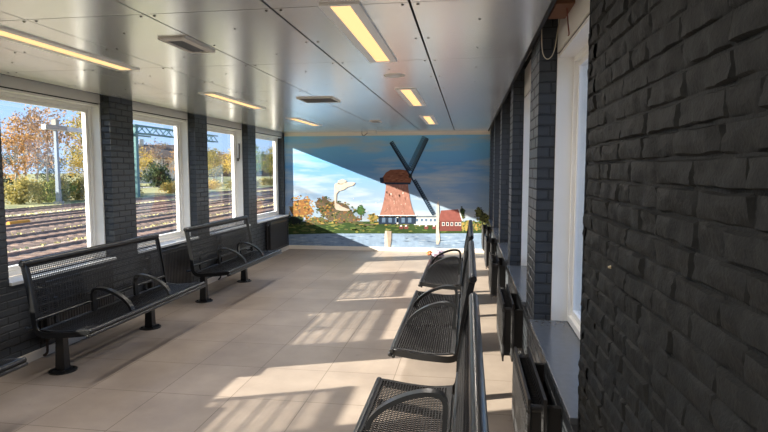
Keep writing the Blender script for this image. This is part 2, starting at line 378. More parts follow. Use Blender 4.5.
# ------------------------------------------------------------------ windows
def window(n, side, ya, yb, ydeepfar=None):
    s = 1 if side == 'L' else -1            # inward direction
    xf, xr = (LX, LR) if side == 'L' else (RX, RR)
    xg = xr - s*(.125 if side == 'L' else .125)                          # glass plane
    w = struct(empty('window_%d' % n, (xg, (ya+yb)/2, SILL)))
    ox, oy, oz = w.location
    def loc(mb):
        mb.v = [(a-ox, b-oy, c-oz) for a, b, c in mb.v]; return mb
    # lining boards of the reveal
    mb = MB(); t = .018
    xin = xr; xin2 = xr if ydeepfar is None else -3.81
    mb.box(xg, ya, SILL, xin, ya+t, HEAD+.06); mb.box(xg, yb-t, SILL, xin2, yb, HEAD+.06)
    mb.box(xg, ya, HEAD+.035, xin-s*.005, yb, HEAD+.055)
    loc(mb).build('lining', 'white_paint', w, bevel=.002)
    # fixed frame and sash
    mb = MB(); a, b, z0, z1 = ya+t, yb-t, SILL+.005, HEAD+.035
    def ring(x0, x1, a, b, z0, z1, fw, fb):
        mb.box(x0, a, z0, x1, a+fw, z1); mb.box(x0, b-fw, z0, x1, b, z1)
        mb.box(x0, a+fw, z0, x1, b-fw, z0+fb); mb.box(x0, a+fw, z1-fw, x1, b-fw, z1)
    ring(xg-s*.05, xg+s*.035, a, b, z0, z1, .030, .040)
    loc(mb).build('window_frame', 'white_paint', w, bevel=.003)
    mb = MB(); ring(xg-s*.03, xg+s*.015, a+.031, b-.031, z0+.041, z1-.031, .030, .035)
    loc(mb).build('sash', 'white_paint', w, bevel=.003)
    mb = MB(); mb.box(xg-s*.004, a+.055, z0+.070, xg+s*.004, b-.055, z1-.055); loc(mb).build('glass_pane', 'window_glass', w)
    # panel above the head
    mb = MB(); mb.box(xr, ya, HEAD+.062, xr-s*.02, yb, 2.52); mb.v = [(a, b, max(c, HEAD+.066)) for a, b, c in mb.v]
    mb.box(xr-s*.010, ya+.001, HEAD+.05, xr-s*.02, yb-.001, HEAD+.07, 1)
    loc(mb).build('head_panel', ['fascia_paint', 'backing'], w)
    mb = MB(); mb.box(xg+s*.03, ya+.002, SILL-.028, xf+s*(.022 if side == 'L' else .026), yb-.002, SILL)
    loc(mb).build('window_sill', 'sill_paint' if side == 'L' else 'sill_stone', w, bevel=.004)
    return w
wl = []
edges = [(-1.74,-.07),(.30,1.70),(2.08,3.47),(3.88,5.23),(5.63,7.02),(7.37,8.82),(9.165,10.825)]
for i, (a, b) in enumerate(edges):
    wl.append(window(i+1, 'L', a, b, True if i == 6 else None))
wr = []
for i, (a, b) in enumerate([(2.026,3.39),(3.83,5.33),(5.64,7.05),(7.40,8.85),(9.20,10.45)]):
    wr.append(window(i+8, 'R', a, b))
# casement handle on the third visible window of the track side
w = wl[5]; mb = MB()
mb.box(.05, .672, 1.05, .075, .704, 1.10); mb.bar([(.085,.69,1.08),(.088,.688,1.30),(.085,.686,1.34)], .02, .012, up=(0,1,0))
mb.v = [(a, b, c) for a, b, c in mb.v]; mb.build('window_handle', 'vent_dark', w)

# ------------------------------------------------------------------ mural (a flat print pasted to the end wall)
F_ = 555.; _p = math.atan((216-170.5)/F_); _y = math.atan((468.5-384)*math.cos(_p)/F_)
MY = YB - .004
def on_print(u, v, y):
    """print grid -> point on the end wall"""
    f = Vector((-math.sin(_y)*math.cos(_p), math.cos(_y)*math.cos(_p), -math.sin(_p))); r = Vector((math.cos(_y), math.sin(_y), 0)); up = r.cross(f)
    d = f + r*((u-384)/F_) - up*((v-216)/F_); t = (MY)/d.y
    return (d.x*t, y, H + d.z*t)
mural = thing('wall_mural', 'large printed windmill and river mural covering the whole end wall, torn in places', 'mural', (-1.6, MY, .078))
base = MB(); base.box(-3.689, MY, .079, RX-.001, YB-.0005, 2.284)
layers = {}
r4 = random.Random(4)
def poly(part, layer, mk, pts):
    d = layers.setdefault(part, {}); d.setdefault(mk, []).append((layer, pts))
def blob(u, v, rx, ry, n=9):
    ph = r4.random()*6.28
    return [(u+rx*r4.uniform(.65,1.15)*math.cos(ph+2*PI*i/n), v+ry*r4.uniform(.65,1.15)*math.sin(ph+2*PI*i/n)) for i in range(n)]
def foliage(part, layer, cu, cv, rx, ry, mats, n, s=1.0):
    poly(part, layer, mats[0], blob(cu, cv, rx*.92, ry*.92, 16))
    for i in range(int(n*1.6)):
        a = r4.random()*6.283; r = math.sqrt(r4.random()); k = r4.uniform(.5,1.1)*s*.85
        poly(part, layer+1+i%3, r4.choice(mats[1:]), blob(cu+rx*r*math.cos(a), cv+ry*r*math.sin(a), 1.5*k, 1.2*k, 6))
# water
poly('printed_water',1,'m_water',[(282,233),(492,233),(492,249.5),(282,249.5)])
for i in range(120):
    u=r4.uniform(286,486);v=r4.uniform(234,247.5);w=r4.uniform(2,6)
    poly('printed_water',2,r4.choice(['m_waterd','m_waterl']) if u>350 else r4.choice(['m_waterd','m_waterd','m_waterl']),[(u-w,v),(u,v-.35),(u+w,v),(u,v+.4)])
# far hedge band and bank
poly('printed_bank',3,'m_grassd',[(284,222),(330,221),(380,221.5),(430,222),(440,222),(492,224),(492,233),(440,233.5),(395,233.5),(330,233.5),(284,234.5)])
for i in range(170):
    u=r4.uniform(286,450);v=r4.uniform(221.5,232.5)
    w=r4.choice(['m_grass','m_grass','m_grassy','m_grassd','m_olive'] if v>225 else ['m_olive','m_brown','m_grassy','m_yel'])
    poly('printed_bank',4+i%3,w,blob(u,v,r4.uniform(1.5,4),r4.uniform(.5,1.1),7))
# trees at left
foliage('printed_tree',7,301,208,13,13,['m_rust','m_orange','m_orange','m_yel','m_rust','m_brown'],110)
foliage('printed_hedge',7,336,212,20,11,['m_brown','m_olive','m_rust','m_brown','m_grassd','m_olive','m_yel'],120)
foliage('printed_hedge',7,324,205,9,9,['m_brown','m_olive','m_rust','m_brown','m_grassd'],50)
foliage('printed_bush',11,294,220,10,5,['m_dark','m_dark','m_grassd'],30)
foliage('printed_hedge',11,316,221,12,4,['m_olive','m_rust','m_brown','m_olive','m_yel'],30)
foliage('printed_hedge',11,350,219,12,4,['m_brown','m_rust','m_olive'],26)
poly('printed_small_tree',8,'m_brown',[(360.4,214),(361.6,214),(361.8,220),(360.2,220)])
foliage('printed_small_tree',9,361,210.5,4.5,5.5,['m_green','m_green','m_grassd','m_olive'],26,.8)
foliage('printed_shrub',9,373,217.5,6,4,['m_yel','m_grassy','m_yel','m_olive'],24)
# right hand trees
foliage('printed_far_tree',7,479,213,5,6,['m_olive','m_dark','m_olive'],26,.8)
foliage('printed_shrub',7,470,226,13,6,['m_yel','m_grassy','m_yel','m_olive','m_green'],60)
foliage('printed_shrub',7,484,222,7,10,['m_olive','m_grassy','m_dark','m_olive'],50)
foliage('printed_far_tree.2',7,462,213,3.5,7,['m_grassd','m_dark','m_olive'],26,.8)
# houses
poly('printed_house',7,'m_white',[(414,217),(437,217),(437,225),(414,225)])
poly('printed_house',8,'m_slate',[(413,215.8),(438,215.8),(437,217.6),(414,217.6)])
for u in (416,420.5,425,429.5,433.5): poly('printed_house',8,'m_blue',[(u,218.6),(u+2.6,218.6),(u+2.6,221.6),(u,221.6)])
poly('printed_cottage',12,'m_brick',[(439.5,220.5),(461.5,220.5),(461.5,231),(439.5,231)])
poly('printed_cottage',13,'m_roof',[(441,210.5),(458.5,209.2),(462.5,221),(438.5,221)])
for u in (442,446.2,450.5,455,458.5): poly('printed_cottage',14,'m_white',[(u,222.2),(u+2.6,222.2),(u+2.6,225.8),(u,225.8)]); poly('printed_cottage',15,'m_navy',[(u+.5,222.7),(u+2.1,222.7),(u+2.1,225.3),(u+.5,225.3)])
poly('printed_cottage',14,'m_white',[(458.2,209),(459.3,209),(463,221),(462,221.2)])
# windmill
poly('windmill_tower',16,'m_tower',[(386.2,182.5),(407.8,182.5),(408.6,190),(409.9,199),(412,208),(416,217.5),(379,217.5),(382,208),(384.2,199),(385.5,190)])
for i in range(90):
    v=r4.uniform(184,216); h=(v-182)/36
    u=r4.uniform(387-5*h,407+6*h)
    poly('windmill_tower',17+i%2,r4.choice(['m_towerd','m_towerl','m_tower2']),[(u-.7,v),(u-.5,v-1.4),(u+.6,v-1.2),(u+.8,v+.9),(u,v+1.6)])
for (u,v) in ((391,194),(403,193)): poly('windmill_tower',19,'m_white',[(u-.4,v-1),(u+.4,v-1),(u+.4,v+1),(u-.4,v+1)])
poly('windmill_base',16,'m_navy',[(378.6,215.3),(416,215.3),(416,224),(378.6,224)])
for u in (382,388.5,395,401.5,408): poly('windmill_base',20,'m_blue',[(u,217.8),(u+3.4,217.8),(u+3.4,222.5),(u,222.5)])
poly('windmill_base',20,'m_white',[(378,215),(417,215),(417,215.9),(378,215.9)])
poly('windmill_base',20,'m_white',[(396.7,217),(398.3,217),(398.3,224),(396.7,224)])
poly('windmill_cap',21,'m_thatch',[(381,181.5),(382.5,177.5),(386,172.5),(390.5,169.8),(400,169.3),(406,170.2),(410,173.5),(411.8,178),(411,182.5),(405,184),(390,184),(382,183.2)])
for i in range(30):
    u=r4.uniform(386,408);v=r4.uniform(171.5,182)
    poly('windmill_cap',22,r4.choice(['m_thatchd','m_thatchl']),[(u-2,v),(u,v-.7),(u+2.2,v),(u,v+.8)])
poly('windmill_cap',23,'m_navy',[(379.8,177.8),(383.5,177.2),(384,182.6),(380.4,183)])
poly('windmill_cap',23,'m_navy',[(384,182.3),(410.5,182.6),(410.5,184.4),(385,184.4)])
# sails
def sail(a,b,off,w):
    ax,ay=a;bx,by=b;dx,dy=bx-ax,by-ay;L=math.hypot(dx,dy);dx/=L;dy/=L;nx,ny=-dy,dx
    def q(t,s): return (ax+dx*L*t+nx*s,ay+dy*L*t+ny*s)
    poly('windmill_sail',26,'m_navy',[q(0,-.8),q(1,-.5),q(1,.5),q(0,.8)])
    s0,s1=(0,w) if w>0 else (w,0)
    for k in range(5):
        s=s0+(s1-s0)*k/4
        poly('windmill_sail',25,'m_navy',[q(.13,s-.22),q(1,s-.22),q(1,s+.22),q(.13,s+.22)])
    for k in range(19):
        t=.13+.87*k/18
        poly('windmill_sail',25,'m_navy',[q(t-.008,s0-.3),q(t+.008,s0-.3),q(t+.008,s1+.3),q(t-.008,s1+.3)])
    poly('windmill_sail',24,off,[q(.13,s0*.55),q(.99,s0*.55),q(.99,s1*.55),q(.13,s1*.55)])
sail((410.5,176),(428.3,139),'m_navy2',-6.2)
sail((410.5,176),(390,143),'m_navy2',3.4)
sail((410.5,176),(432.5,215),'m_navy2',-3.0)
poly('windmill_sail',27,'m_dark',blob(410.3,176,2,2.4,10))
poly('printed_boat.sail',12,'m_white',[(419,226),(419.6,221),(420.1,226)])
for u in (399,404,424,432): poly('printed_boat.%d'%u,12,'m_brick',[(u,226.5),(u+4.5,226.2),(u+4,229),(u+.5,229.2)]); poly('printed_boat.%d'%u,13,'m_white',[(u+1,225.2),(u+3,225),(u+3,226.4),(u+1,226.6)])
# torn away paper (plaster shows)
poly('torn_patch',30,'m_torn',[(334.5,184.5),(337,182.6),(341,184),(346,182.4),(353,182),(355.5,183),(353,185.5),(347.5,187),(343.5,190),(339,191),(336.6,194),(336.2,203),(339,204.5),(342,206.5),(350.5,210),(347,211),(340,210.5),(336,209.5),(334.8,207),(334.2,196)])
poly('torn_patch',30,'m_torn',[(338,180.5),(343,179),(347,181),(342,184.5),(338,184)])
poly('torn_patch',30,'m_torn',[(437.3,203),(438.7,200.5),(439.2,215),(438.8,228),(440,240),(438.4,244.5),(436.2,244.2),(436,230),(436.6,215)])
poly('torn_patch',30,'m_torn',[(385,231),(386.6,230.5),(387.4,237),(388.2,248.2),(384.8,248.2),(384.6,238)])
poly('torn_patch',31,'m_torn2',[(386.6,230.6),(391.5,231),(391.4,239),(390.3,247.6),(388.2,248.2),(387.4,237)])
for i in range(16):
    u=r4.uniform(350,450);v=r4.uniform(186,212); poly('torn_patch',30,'m_torn',blob(u,v,.5,.5,5))
torn = layers.pop('torn_patch')
for mk, lst in torn.items():                      # every torn hole is a patch of its own
    for i, e in enumerate(lst): layers['torn_patch.%03d.%s' % (i, mk)] = {mk: [e]}
for part, d in layers.items():
    mb = MB(); keys = list(d)
    for mi, k in enumerate(keys):
        for layer, pts in d[k]:
            y = MY - .0006 - layer*.00022
            vs = []
            for u, v in pts:
                q = on_print(u, v, y); vs.append((min(RX-.002, max(-3.688, q[0])), y, max(.08, q[2])))
            n = len(vs)
            vs2 = [(a, y + .0002, c) for a, b, c in vs]
            mb.add(vs + vs2, [tuple(range(n))] + [(i, (i+1) % n, n+(i+1) % n, n+i) for i in range(n)], mi)
    mb.v = [(a+1.6, b-MY, c-.078) for a, b, c in mb.v]
    o = mb.build(part.split('.')[0], keys, mural)
    if part.startswith('torn'): o['label'] = 'pale torn patches where the print has peeled off'
base.v = [(a+1.6, b-MY, c-.078) for a, b, c in base.v]; base.build('printed_sky', 'mural_sky', mural)

# ------------------------------------------------------------------ benches (local: length along y, sitter faces +x, origin on the floor at the leg line)
BL = 1.8
def resample(path, n):
    P = [Vector(p) for p in path]; L_ = [0]
    for a, b in zip(P, P[1:]): L_.append(L_[-1] + (b-a).length)
    out = []
    for k in range(n+1):
        t = L_[-1]*k/n; i = 0
        while i < len(P)-2 and L_[i+1] < t: i += 1
        out.append(P[i].lerp(P[i+1], (t-L_[i])/(L_[i+1]-L_[i])))
    return out
seat_prof = smooth_path([(.055,0,.412),(.16,0,.402),(.30,0,.412),(.40,0,.426),(.448,0,.426)], 4)
back_prof = smooth_path([(.012,0,.492),(-.004,0,.60),(-.030,0,.75),(-.058,0,.893)], 4)
def lattice(mb, prof, y0, y1, pitch_s, pitch_y, wb, wc, th, rib=0):
    Ltot = sum((b-a).length for a, b in zip(prof, prof[1:]))
    ns = round(Ltot/pitch_s); pts = resample(prof, ns)
    for i, q in enumerate(pts):                     # bars along the length
        t = (pts[min(i+1,ns)] - pts[max(i-1,0)]).normalized(); nrm = Vector((-t.z, 0, t.x))
        a = t*((.0125 if rib and i % rib == 2 else wb)/2); b = nrm*(th/2); vs = []
        for y in (y0, y1):
            for sgn in ((-1,-1),(1,-1),(1,1),(-1,1)): vs.append(q + a*sgn[0] + b*sgn[1] + Vector((0,y,0)))
        mb.add(vs, [(0,1,5,4),(1,2,6,5),(2,3,7,6),(3,0,4,7)])
    ny = round((y1-y0)/pitch_y); cp = resample(prof, 6)
    for j in range(ny+1):                           # bars across
        y = y0 + (y1-y0)*j/ny
        mb.bar([p + Vector((0,y,0)) for p in cp], wc, th*.8, up=(0,1,0))
def border(mb, prof, y0, y1, w, th):
    for y in (y0+w/2, y1-w/2): mb.bar([p+Vector((0,y,0)) for p in prof], w, th, up=(0,1,0))
    for q, t in ((prof[0], prof[1]-prof[0]), (prof[-1], prof[-1]-prof[-2])):
        t = t.normalized(); n = Vector((-t.z,0,t.x)); vs = []
        for y in (y0, y1):
            for sa, sb in ((-1,-1),(1,-1),(1,1),(-1,1)): vs.append(q+t*(w/2*sa)+n*(th/2*sb)+Vector((0,y,0)))
        mb.add(vs, [(0,1,5,4),(1,2,6,5),(2,3,7,6),(3,0,4,7),(0,3,2,1),(4,5,6,7)])
def make_bench():
    b = empty('metal_bench')
    hl = BL/2
    mb = MB(); lattice(mb, seat_prof, -hl+.02, hl-.02, .0150, .020, .0044, .0042, .0062); border(mb, seat_prof, -hl+.012, hl-.012, .026, .006)
    mb.build('seat', 'mesh_metal', b)
    mb = MB(); lattice(mb, back_prof, -hl+.03, hl-.03, .0150, .020, .0042, .0040, .0025, 4); border(mb, back_prof, -hl+.022, hl-.022, .03, .006)
    mb.build('backrest', 'mesh_metal', b)
    mb = MB(); mb.tube([(-.066,-hl-.005,.910),(-.066,hl+.005,.910)], .026, 16)
    for s in (-1, 1): mb.cone((-.066,s*(hl+.005),.910), (-.066,s*(hl+.014),.910), .026, .019, 16)
    mb.build('top_rail', 'black_metal', b, smooth=True)
    mb = MB(); mb.tube([(.012,-hl,.482),(.012,hl,.482)], .013, 10); mb.build('lower_rail', 'black_metal', b, smooth=True)
    mb = MB()
    for x, z, r in ((.455,.418,.017),(.467,.392,.014),(.445,.382,.012)):
        mb.tube([(x,-hl,z),(x,hl,z)], r, 12)
        for s in (-1, 1): mb.cone((x,s*hl,z), (x,s*(hl+.006),z), r, r*.7, 12)
    mb.build('front_rail', 'black_metal', b, smooth=True)
    side = smooth_path([(-.064,0,.903),(-.036,0,.76),(-.006,0,.58),(.006,0,.46),(.022,0,.405),(.07,0,.378),(.16,0,.378),(.30,0,.388),(.45,0,.41)], 4)
    for s in (-1, 1):
        mb = MB(); mb.bar([p+Vector((0,s*(hl-.006),0)) for p in side], .012, .040, up=(0,1,0))
        # rear bracket knob
        mb.tube([(.012,s*(hl-.012),.43),(-.05,s*(hl-.012),.415),(-.075,s*(hl-.012),.425)], .012, 8)
        mb.build('end_frame', 'black_metal', b, smooth=True)
    arch = smooth_path([(.415,0,.425),(.392,0,.475),(.335,0,.530),(.25,0,.577),(.165,0,.603),(.100,0,.604),(.068,0,.586),(.058,0,.545),(.060,0,.48),(.064,0,.40)], 4)
    for y in (-.3, .3):
        mb = MB(); mb.bar([p+Vector((0,y,0)) for p in arch], .048, .022, up=(0,1,0))
        mb.tube([(.415,y,.42),(.415,y,.438)], .012, 8); mb.build('armrest', 'black_metal', b, smooth=True)
    mb = MB(); mb.bar([(.03,-hl+.1,.362),(.03,hl-.1,.362)], .05, .05, up=(0,0,1)); mb.build('support_beam', 'black_metal', b, bevel=.004)
    for y in (-.62, .62):
        mb = MB()
        mb.add([(-.042,y-.036,.012),(.042,y-.036,.012),(.042,y+.036,.012),(-.042,y+.036,.012),(-.03,y-.028,.34),(.035,y-.028,.34),(.035,y+.028,.34),(-.03,y+.028,.34)],
               [(0,3,2,1),(4,5,6,7),(0,1,5,4),(1,2,6,5),(2,3,7,6),(3,0,4,7)])
        # cantilever arm under the seat and up behind the back
        mb.bar(smooth_path([(-.01,y,.345),(.10,y,.36),(.25,y,.385),(.42,y,.402)], 3), .035, .030, up=(0,1,0))
        mb.bar(smooth_path([(.03,y,.36),(-.035,y,.40),(-.035,y,.50),(-.035,y,.60)], 3), .03, .020, up=(0,1,0))
        lg = mb.build('leg', 'black_metal', b, bevel=.004)
        mb = MB(); mb.cone((0,y,0), (0,y,.009), .105, .103, 28); mb.cone((0,y,.009), (0,y,.014), .103, .05, 28)
        for k in range(4):
            a = PI/4 + k*PI/2; mb.cone((.078*math.cos(a),y+.078*math.sin(a),.009), (.078*math.cos(a),y+.078*math.sin(a),.022), .010, .009, 6)
        mb.build('base_plate', 'black_metal', lg, smooth=True)
    return b
spots = [(-3.195, 2.12, 0, 'black metal mesh bench by the track-side windows, only its seat corner showing'),
         (-3.195, 4.52, 0, 'black mesh bench by the track-side windows, whole in view, backrest under a brick pier'),
         (-3.195, 6.93, 0, 'black metal mesh bench by the track-side windows, between a ribbed radiator and the mural end'),
         (-.03, 2.12, PI, 'black mesh bench on the radiator side with sunlit floor showing through its seat'),
         (-.03, 4.43, PI, 'black mesh bench on the radiator side, the second one along, dark seat between two armrests'),
         (-.03, 6.66, PI, 'black mesh bench on the radiator side with a crumpled wrapper on its seat end')]
b0 = make_bench()
for i, (x, y, rz, lab) in enumerate(spots):
    b = b0 if i == 0 else copy_tree(b0)
    b.location = (x, y, 0); b.rotation_euler = (0, 0, rz); tag(b, lab, 'bench', 'mesh benches along both walls of the waiting room')

# ------------------------------------------------------------------ radiators (local: back against the wall at x=0, front towards +x, length along y)
def make_radiator(Lr, h, dep, bk=0.):
    t = empty('radiator'); hl = Lr/2
    def panel(x0, x1):
        mb = MB(); mb.box(x0, -hl, 0, x1, hl, h)
        n = int(Lr/.0335)
        for k in range(n):
            y = -hl + (k+.5)*Lr/n
            for xx, s in ((x1, 1), (x0, -1)):
                mb.add([(xx,y-.013,.03),(xx,y+.013,.03),(xx,y+.013,h-.03),(xx,y-.013,h-.03),(xx+s*.007,y-.006,.045),(xx+s*.007,y+.006,.045),(xx+s*.007,y+.006,h-.045),(xx+s*.007,y-.006,h-.045)],
                       [(4,5,6,7),(0,1,5,4),(1,2,6,5),(2,3,7,6),(3,0,4,7)])
        return mb
    panel(dep-.018, dep-.007).build('front_panel', 'radiator_black', t)
    panel(dep-.085, dep-.072).build('rear_panel', 'radiator_black', t)
    mb = MB()
    n = int(Lr/.02)
    for k in range(n):
        y = -hl+.02 + (Lr-.04)*k/(n-1); mb.box(dep-.068, y-.0012, .04, dep-.022, y+.0012, h-.05)
    mb.build('convector_fins', 'radiator_dark', t)
    for y in (-hl+.03, hl-.03):
        for z in (.05, h-.05):
            mb = MB(); mb.tube([(dep-.08,y,z),(dep-.012,y,z)], .017, 10, up=(0,0,1)); mb.build('connector', 'radiator_black', t, smooth=True)
    for y in (-hl+.08, hl-.08):
        mb = MB(); mb.box(-bk, y-.015, .08, dep-.078, y+.015, h-.06); mb.build('wall_bracket', 'radiator_dark', t)
    mb = MB(); mb.tube([(dep-.046,-hl-.002,h-.05),(dep-.046,-hl-.03,h-.05)], .012, 10); mb.tube([(dep-.046,-hl-.03,h-.05),(dep-.046,-hl-.046,h-.05)], .016, 6)
    mb.build('bleed_valve', 'screw_metal', t, smooth=True)
    mb = MB(); mb.tube(smooth_path([(dep-.046,-hl+.03,.04),(dep-.046,-hl+.03,-.02),(dep-.05,-hl+.03,-.075),(dep-.08,-hl+.035,-.105),(.02,-hl+.05,-.09)], 4), .011, 10)
    mb.build('feed_pipe', 'copper_pipe', t, smooth=True)
    return t
rr_ = make_radiator(.70, .42, .152)
rlab = ['dark double-panel radiator with open top under the window beside the near brick wall', 'dark radiator by the sill, second along from the near brick wall, feed pipe looping below',
        'dark radiator beside the middle mesh bench backrest, third along from the near brick wall', 'dark radiator fourth along from the near brick wall, mostly behind others', 'dark radiator against the mural corner on the sunlit side']
for i, y in enumerate((2.645, 4.32, 6.22, 8.1, 9.85)):
    t = rr_ if i == 0 else copy_tree(rr_)
    t.location = (RX, y, .235); t.rotation_euler = (0, 0, PI); tag(t, rlab[i], 'radiator', 'radiators on the sunlit wall')
rl_ = make_radiator(.90, .54, .09, .026)
llab = ['black ribbed radiator under the large window with the pale mast, mostly behind a bench', 'black ribbed radiator showing in the gap between two track-side benches', 'black ribbed radiator behind the backrest of the bench near the mural',
        'black ribbed radiator in the corner under the window beside the mural']
for i, y in enumerate((4.58, 6.15, 7.95, 9.96)):
    t = rl_ if i == 0 else copy_tree(rl_)
    t.location = (LX+.03, y, .125); t.rotation_euler = (0, 0, 0); tag(t, llab[i], 'radiator', 'radiators under the track-side windows')

# ------------------------------------------------------------------ ceiling fittings
def make_light():
    t = empty('ceiling_light')
    mb = MB(); w, l = .095, .67
    for x0, x1, y0, y1 in ((-w,-.047,-l,l),(.047,w,-l,l),(-.047,.047,-l,-l+.02),(-.047,.047,l-.02,l)):
        mb.box(x0,y0,-.010,x1,y1,0)
    mb.build('light_frame', 'lamp_frame', t, bevel=.002)
    mb = MB(); mb.box(-.047,-l+.02,-.006,.047,l-.02,0); mb.build('diffuser', 'lamp_diffuser', t)
    return t
lt0 = make_light()
lspots = [(-.585, 3.17, 'largest warm ceiling light in the middle row, close above the camera end'), (-.585, 5.80, 'warm ceiling light in the middle row, second towards the mural'), (-.585, 8.37, 'warm ceiling light in the middle row, last before the mural'),
          (-2.51, 3.20, 'long warm light strip in the ceiling row along the track-side windows, cut by the frame'), (-2.51, 5.80, 'warm ceiling light strip of the window row, above the second window'), (-2.51, 8.42, 'short warm ceiling light strip of the window row, last before the mural'),
          (-.585, .57, 'warm ceiling light in the middle row, overhead behind the camera'), (-2.51, .57, 'warm ceiling light of the window row, behind the camera')]
for i, (x, y, lab) in enumerate(lspots):
    t = lt0 if i == 0 else copy_tree(lt0)
    t.location = (x, y, CEIL); tag(t, lab, 'ceiling light', 'recessed warm ceiling lights')
t = thing('ceiling_vent', 'small grey louvred box vent screwed under the ceiling beside a wide dark joint', 'vent', (-1.665, 3.17, CEIL))
mb = MB(); w, l, d = .084, .19, .013
for x0, x1, y0, y1 in ((-w,-w+.022,-l,l),(w-.022,w,-l,l),(-w+.022,w-.022,-l,-l+.05),(-w+.022,w-.022,l-.03,l)): mb.box(x0,y0,-d,x1,y1,0)
mb.build('vent_frame', 'vent_grey', t, bevel=.004)
mb = MB(); mb.box(-w+.02,-l+.04,-.006,w-.02,l-.02,-.002); mb.build('vent_recess', 'vent_dark', t)
for x in (-.04,-.012,.016,.044):
    mb = MB(); mb.add([(x-.008,-l+.05,-.0105),(x-.004,-l+.05,-.012),(x+.010,-l+.05,-.0075),(x+.006,-l+.05,-.006),(x-.008,l-.03,-.0105),(x-.004,l-.03,-.012),(x+.010,l-.03,-.0075),(x+.006,l-.03,-.006)],
        [(0,1,2,3),(7,6,5,4),(0,4,5,1),(1,5,6,2),(2,6,7,3),(3,7,4,0)]); mb.build('louvre', 'steel_shine' if x < .03 else 'vent_grey', t)
t = thing('ceiling_vent', 'flat square ceiling vent with dark grille, midway along the room', 'vent', (-1.575, 5.79, CEIL))
mb = MB(); w = .19
for x0, x1, y0, y1 in ((-w,-w+.02,-w,w),(w-.02,w,-w,w),(-w+.02,w-.02,-w,-w+.02),(-w+.02,w-.02,w-.02,w)): mb.box(x0,y0,-.012,x1,y1,0)
mb.build('vent_frame', 'vent_grey', t)
mb = MB(); mb.box(-w+.02,-w+.02,-.003,w-.02,w-.02,0)
for k in range(12):
    y = -w+.035+k*.0275; mb.box(-w+.02,y,-.011,w-.02,y+.012,-.008)
mb.build('grille', 'vent_dark', t)
t = thing('ceiling_vent', 'small pale ceiling vent close to the mural end', 'vent', (-1.41, 8.45, CEIL))
mb = MB(); mb.box(-.075,-.13,-.012,.075,.13,0); mb.build('vent_frame', 'vent_grey', t, bevel=.003)
mb = MB()
for k in range(5): mb.box(-.055,-.10+k*.042,-.014,.055,-.085+k*.042,-.012)
mb.build('grille', 'vent_dark', t)
t = thing('smoke_detector', 'flat round grey disc on the ceiling between two middle lights', 'detector', (-.59, 4.43, CEIL))
mb = MB(); mb.cone((0,0,0),(0,0,-.005),.085,.080,28); mb.build('cover', 'vent_grey', t, smooth=True)
mb = MB(); mb.cone((0,0,-.005),(0,0,-.011),.045,.036,24); mb.build('sensor', 'lamp_frame', t, smooth=True)
t = thing('ceiling_sensor', 'small pale sensor box with a hanging wire loop above the top of the mural', 'sensor', (-1.84, 10.62, CEIL))
mb = MB(); mb.box(-.08,-.05,-.055,.08,.05,0); mb.build('housing', 'vent_grey', t, bevel=.006)
mb = MB(); mb.tube(smooth_path([(-.08,0,-.02),(-.13,-.01,-.06),(-.17,-.01,-.085),(-.20,-.01,-.05),(-.20,-.01,0)], 4), .006, 8); mb.build('wire_loop', 'cable_dark', t, smooth=True)

# loose wiring above the ceiling edge on the radiator side
def cable(name, pts, r, m_, lab):
    mb = MB(); mb.tube(smooth_path(pts, 6), r, 8)
    tag(mb.build(name, m_, smooth=True), lab, 'cable')
cable('hanging_cable', [(.50,3.28,2.50),(.485,3.30,2.38),(.47,3.32,2.27),(.44,3.34,2.235),(.41,3.33,2.27),(.398,3.30,2.38),(.395,3.28,2.50)], .0028, 'cable_cream', 'thin cream cable drooping in a loop before the dark brick pier at the ceiling edge')
cable('loose_wire', [(.47,2.93,2.50),(.475,2.94,2.40),(.485,2.96,2.33),(.494,2.98,2.29),(.49,2.985,2.28)], .0032, 'cable_red', 'reddish loose wire hanging down the pale panel above the window')
mb = MB(); mb.box(.41, 2.86, 2.405, .50, 3.14, 2.46); tag(mb.build('timber_batten', 'board_brown', bevel=.003), 'brown timber batten stuck out above the ceiling edge beside the wires', 'batten')

# wrapper on the far bench, litter on the floor
t = thing('snack_wrapper', 'crumpled white and orange snack wrapper lying on the bench seat', 'wrapper', (-.42, 7.42, .436))
r7 = random.Random(7)
def crumple(cx, cy, cz, rx, ry, rz_, n=9):
    mb = MB(); rows = 6; vs = []
    for j in range(rows+1):
        th = PI*j/rows
        for i in range(n):
            a = 2*PI*i/n; k = r7.uniform(.65, 1.15)
            vs.append((cx+rx*k*math.sin(th)*math.cos(a), cy+ry*k*math.sin(th)*math.sin(a), cz+rz_*(1-math.cos(th))*r7.uniform(.85,1.1)))
    fs = [(j*n+i, j*n+(i+1)%n, (j+1)*n+(i+1)%n, (j+1)*n+i) for j in range(rows) for i in range(n)]
    mb.add(vs, fs); return mb
crumple(.03,0,0,.10,.10,.05).build('bag', 'wrapper_white', t)
crumple(-.085,.02,.02,.05,.055,.032).build('bag_top', 'wrapper_orange', t)
mb = crumple(0,0,0,.020,.012,.004,7); o = mb.build('paper_scrap', 'litter_red'); o.location = onf = (.115, 2.50, .001)
tag(o, 'tiny red scrap lying on the sunlit floor beside the bench rail', 'litter')

# ------------------------------------------------------------------ outside
ZG = -1.4
mb = MB(); mb.box(-420, -120, ZG-.3, 400, 520, ZG); struct(mb.build('ground', 'ground_grass'))
mb = MB(); mb.box(-35.2, -60, ZG, -10.5, 330, ZG+.03); struct(mb.build('ground_ballast', 'ballast'))
mb = MB(); mb.box(-62, 80, ZG, -58, 98, ZG+.02); mb.box(-62, 70, ZG, -55.5, 98, ZG+.02); struct(mb.build('road', 'asphalt'))
mb = MB(); mb.box(1.6, -20, ZG, 9, 220, -.2); struct(mb.build('platform', 'platform_paving'))
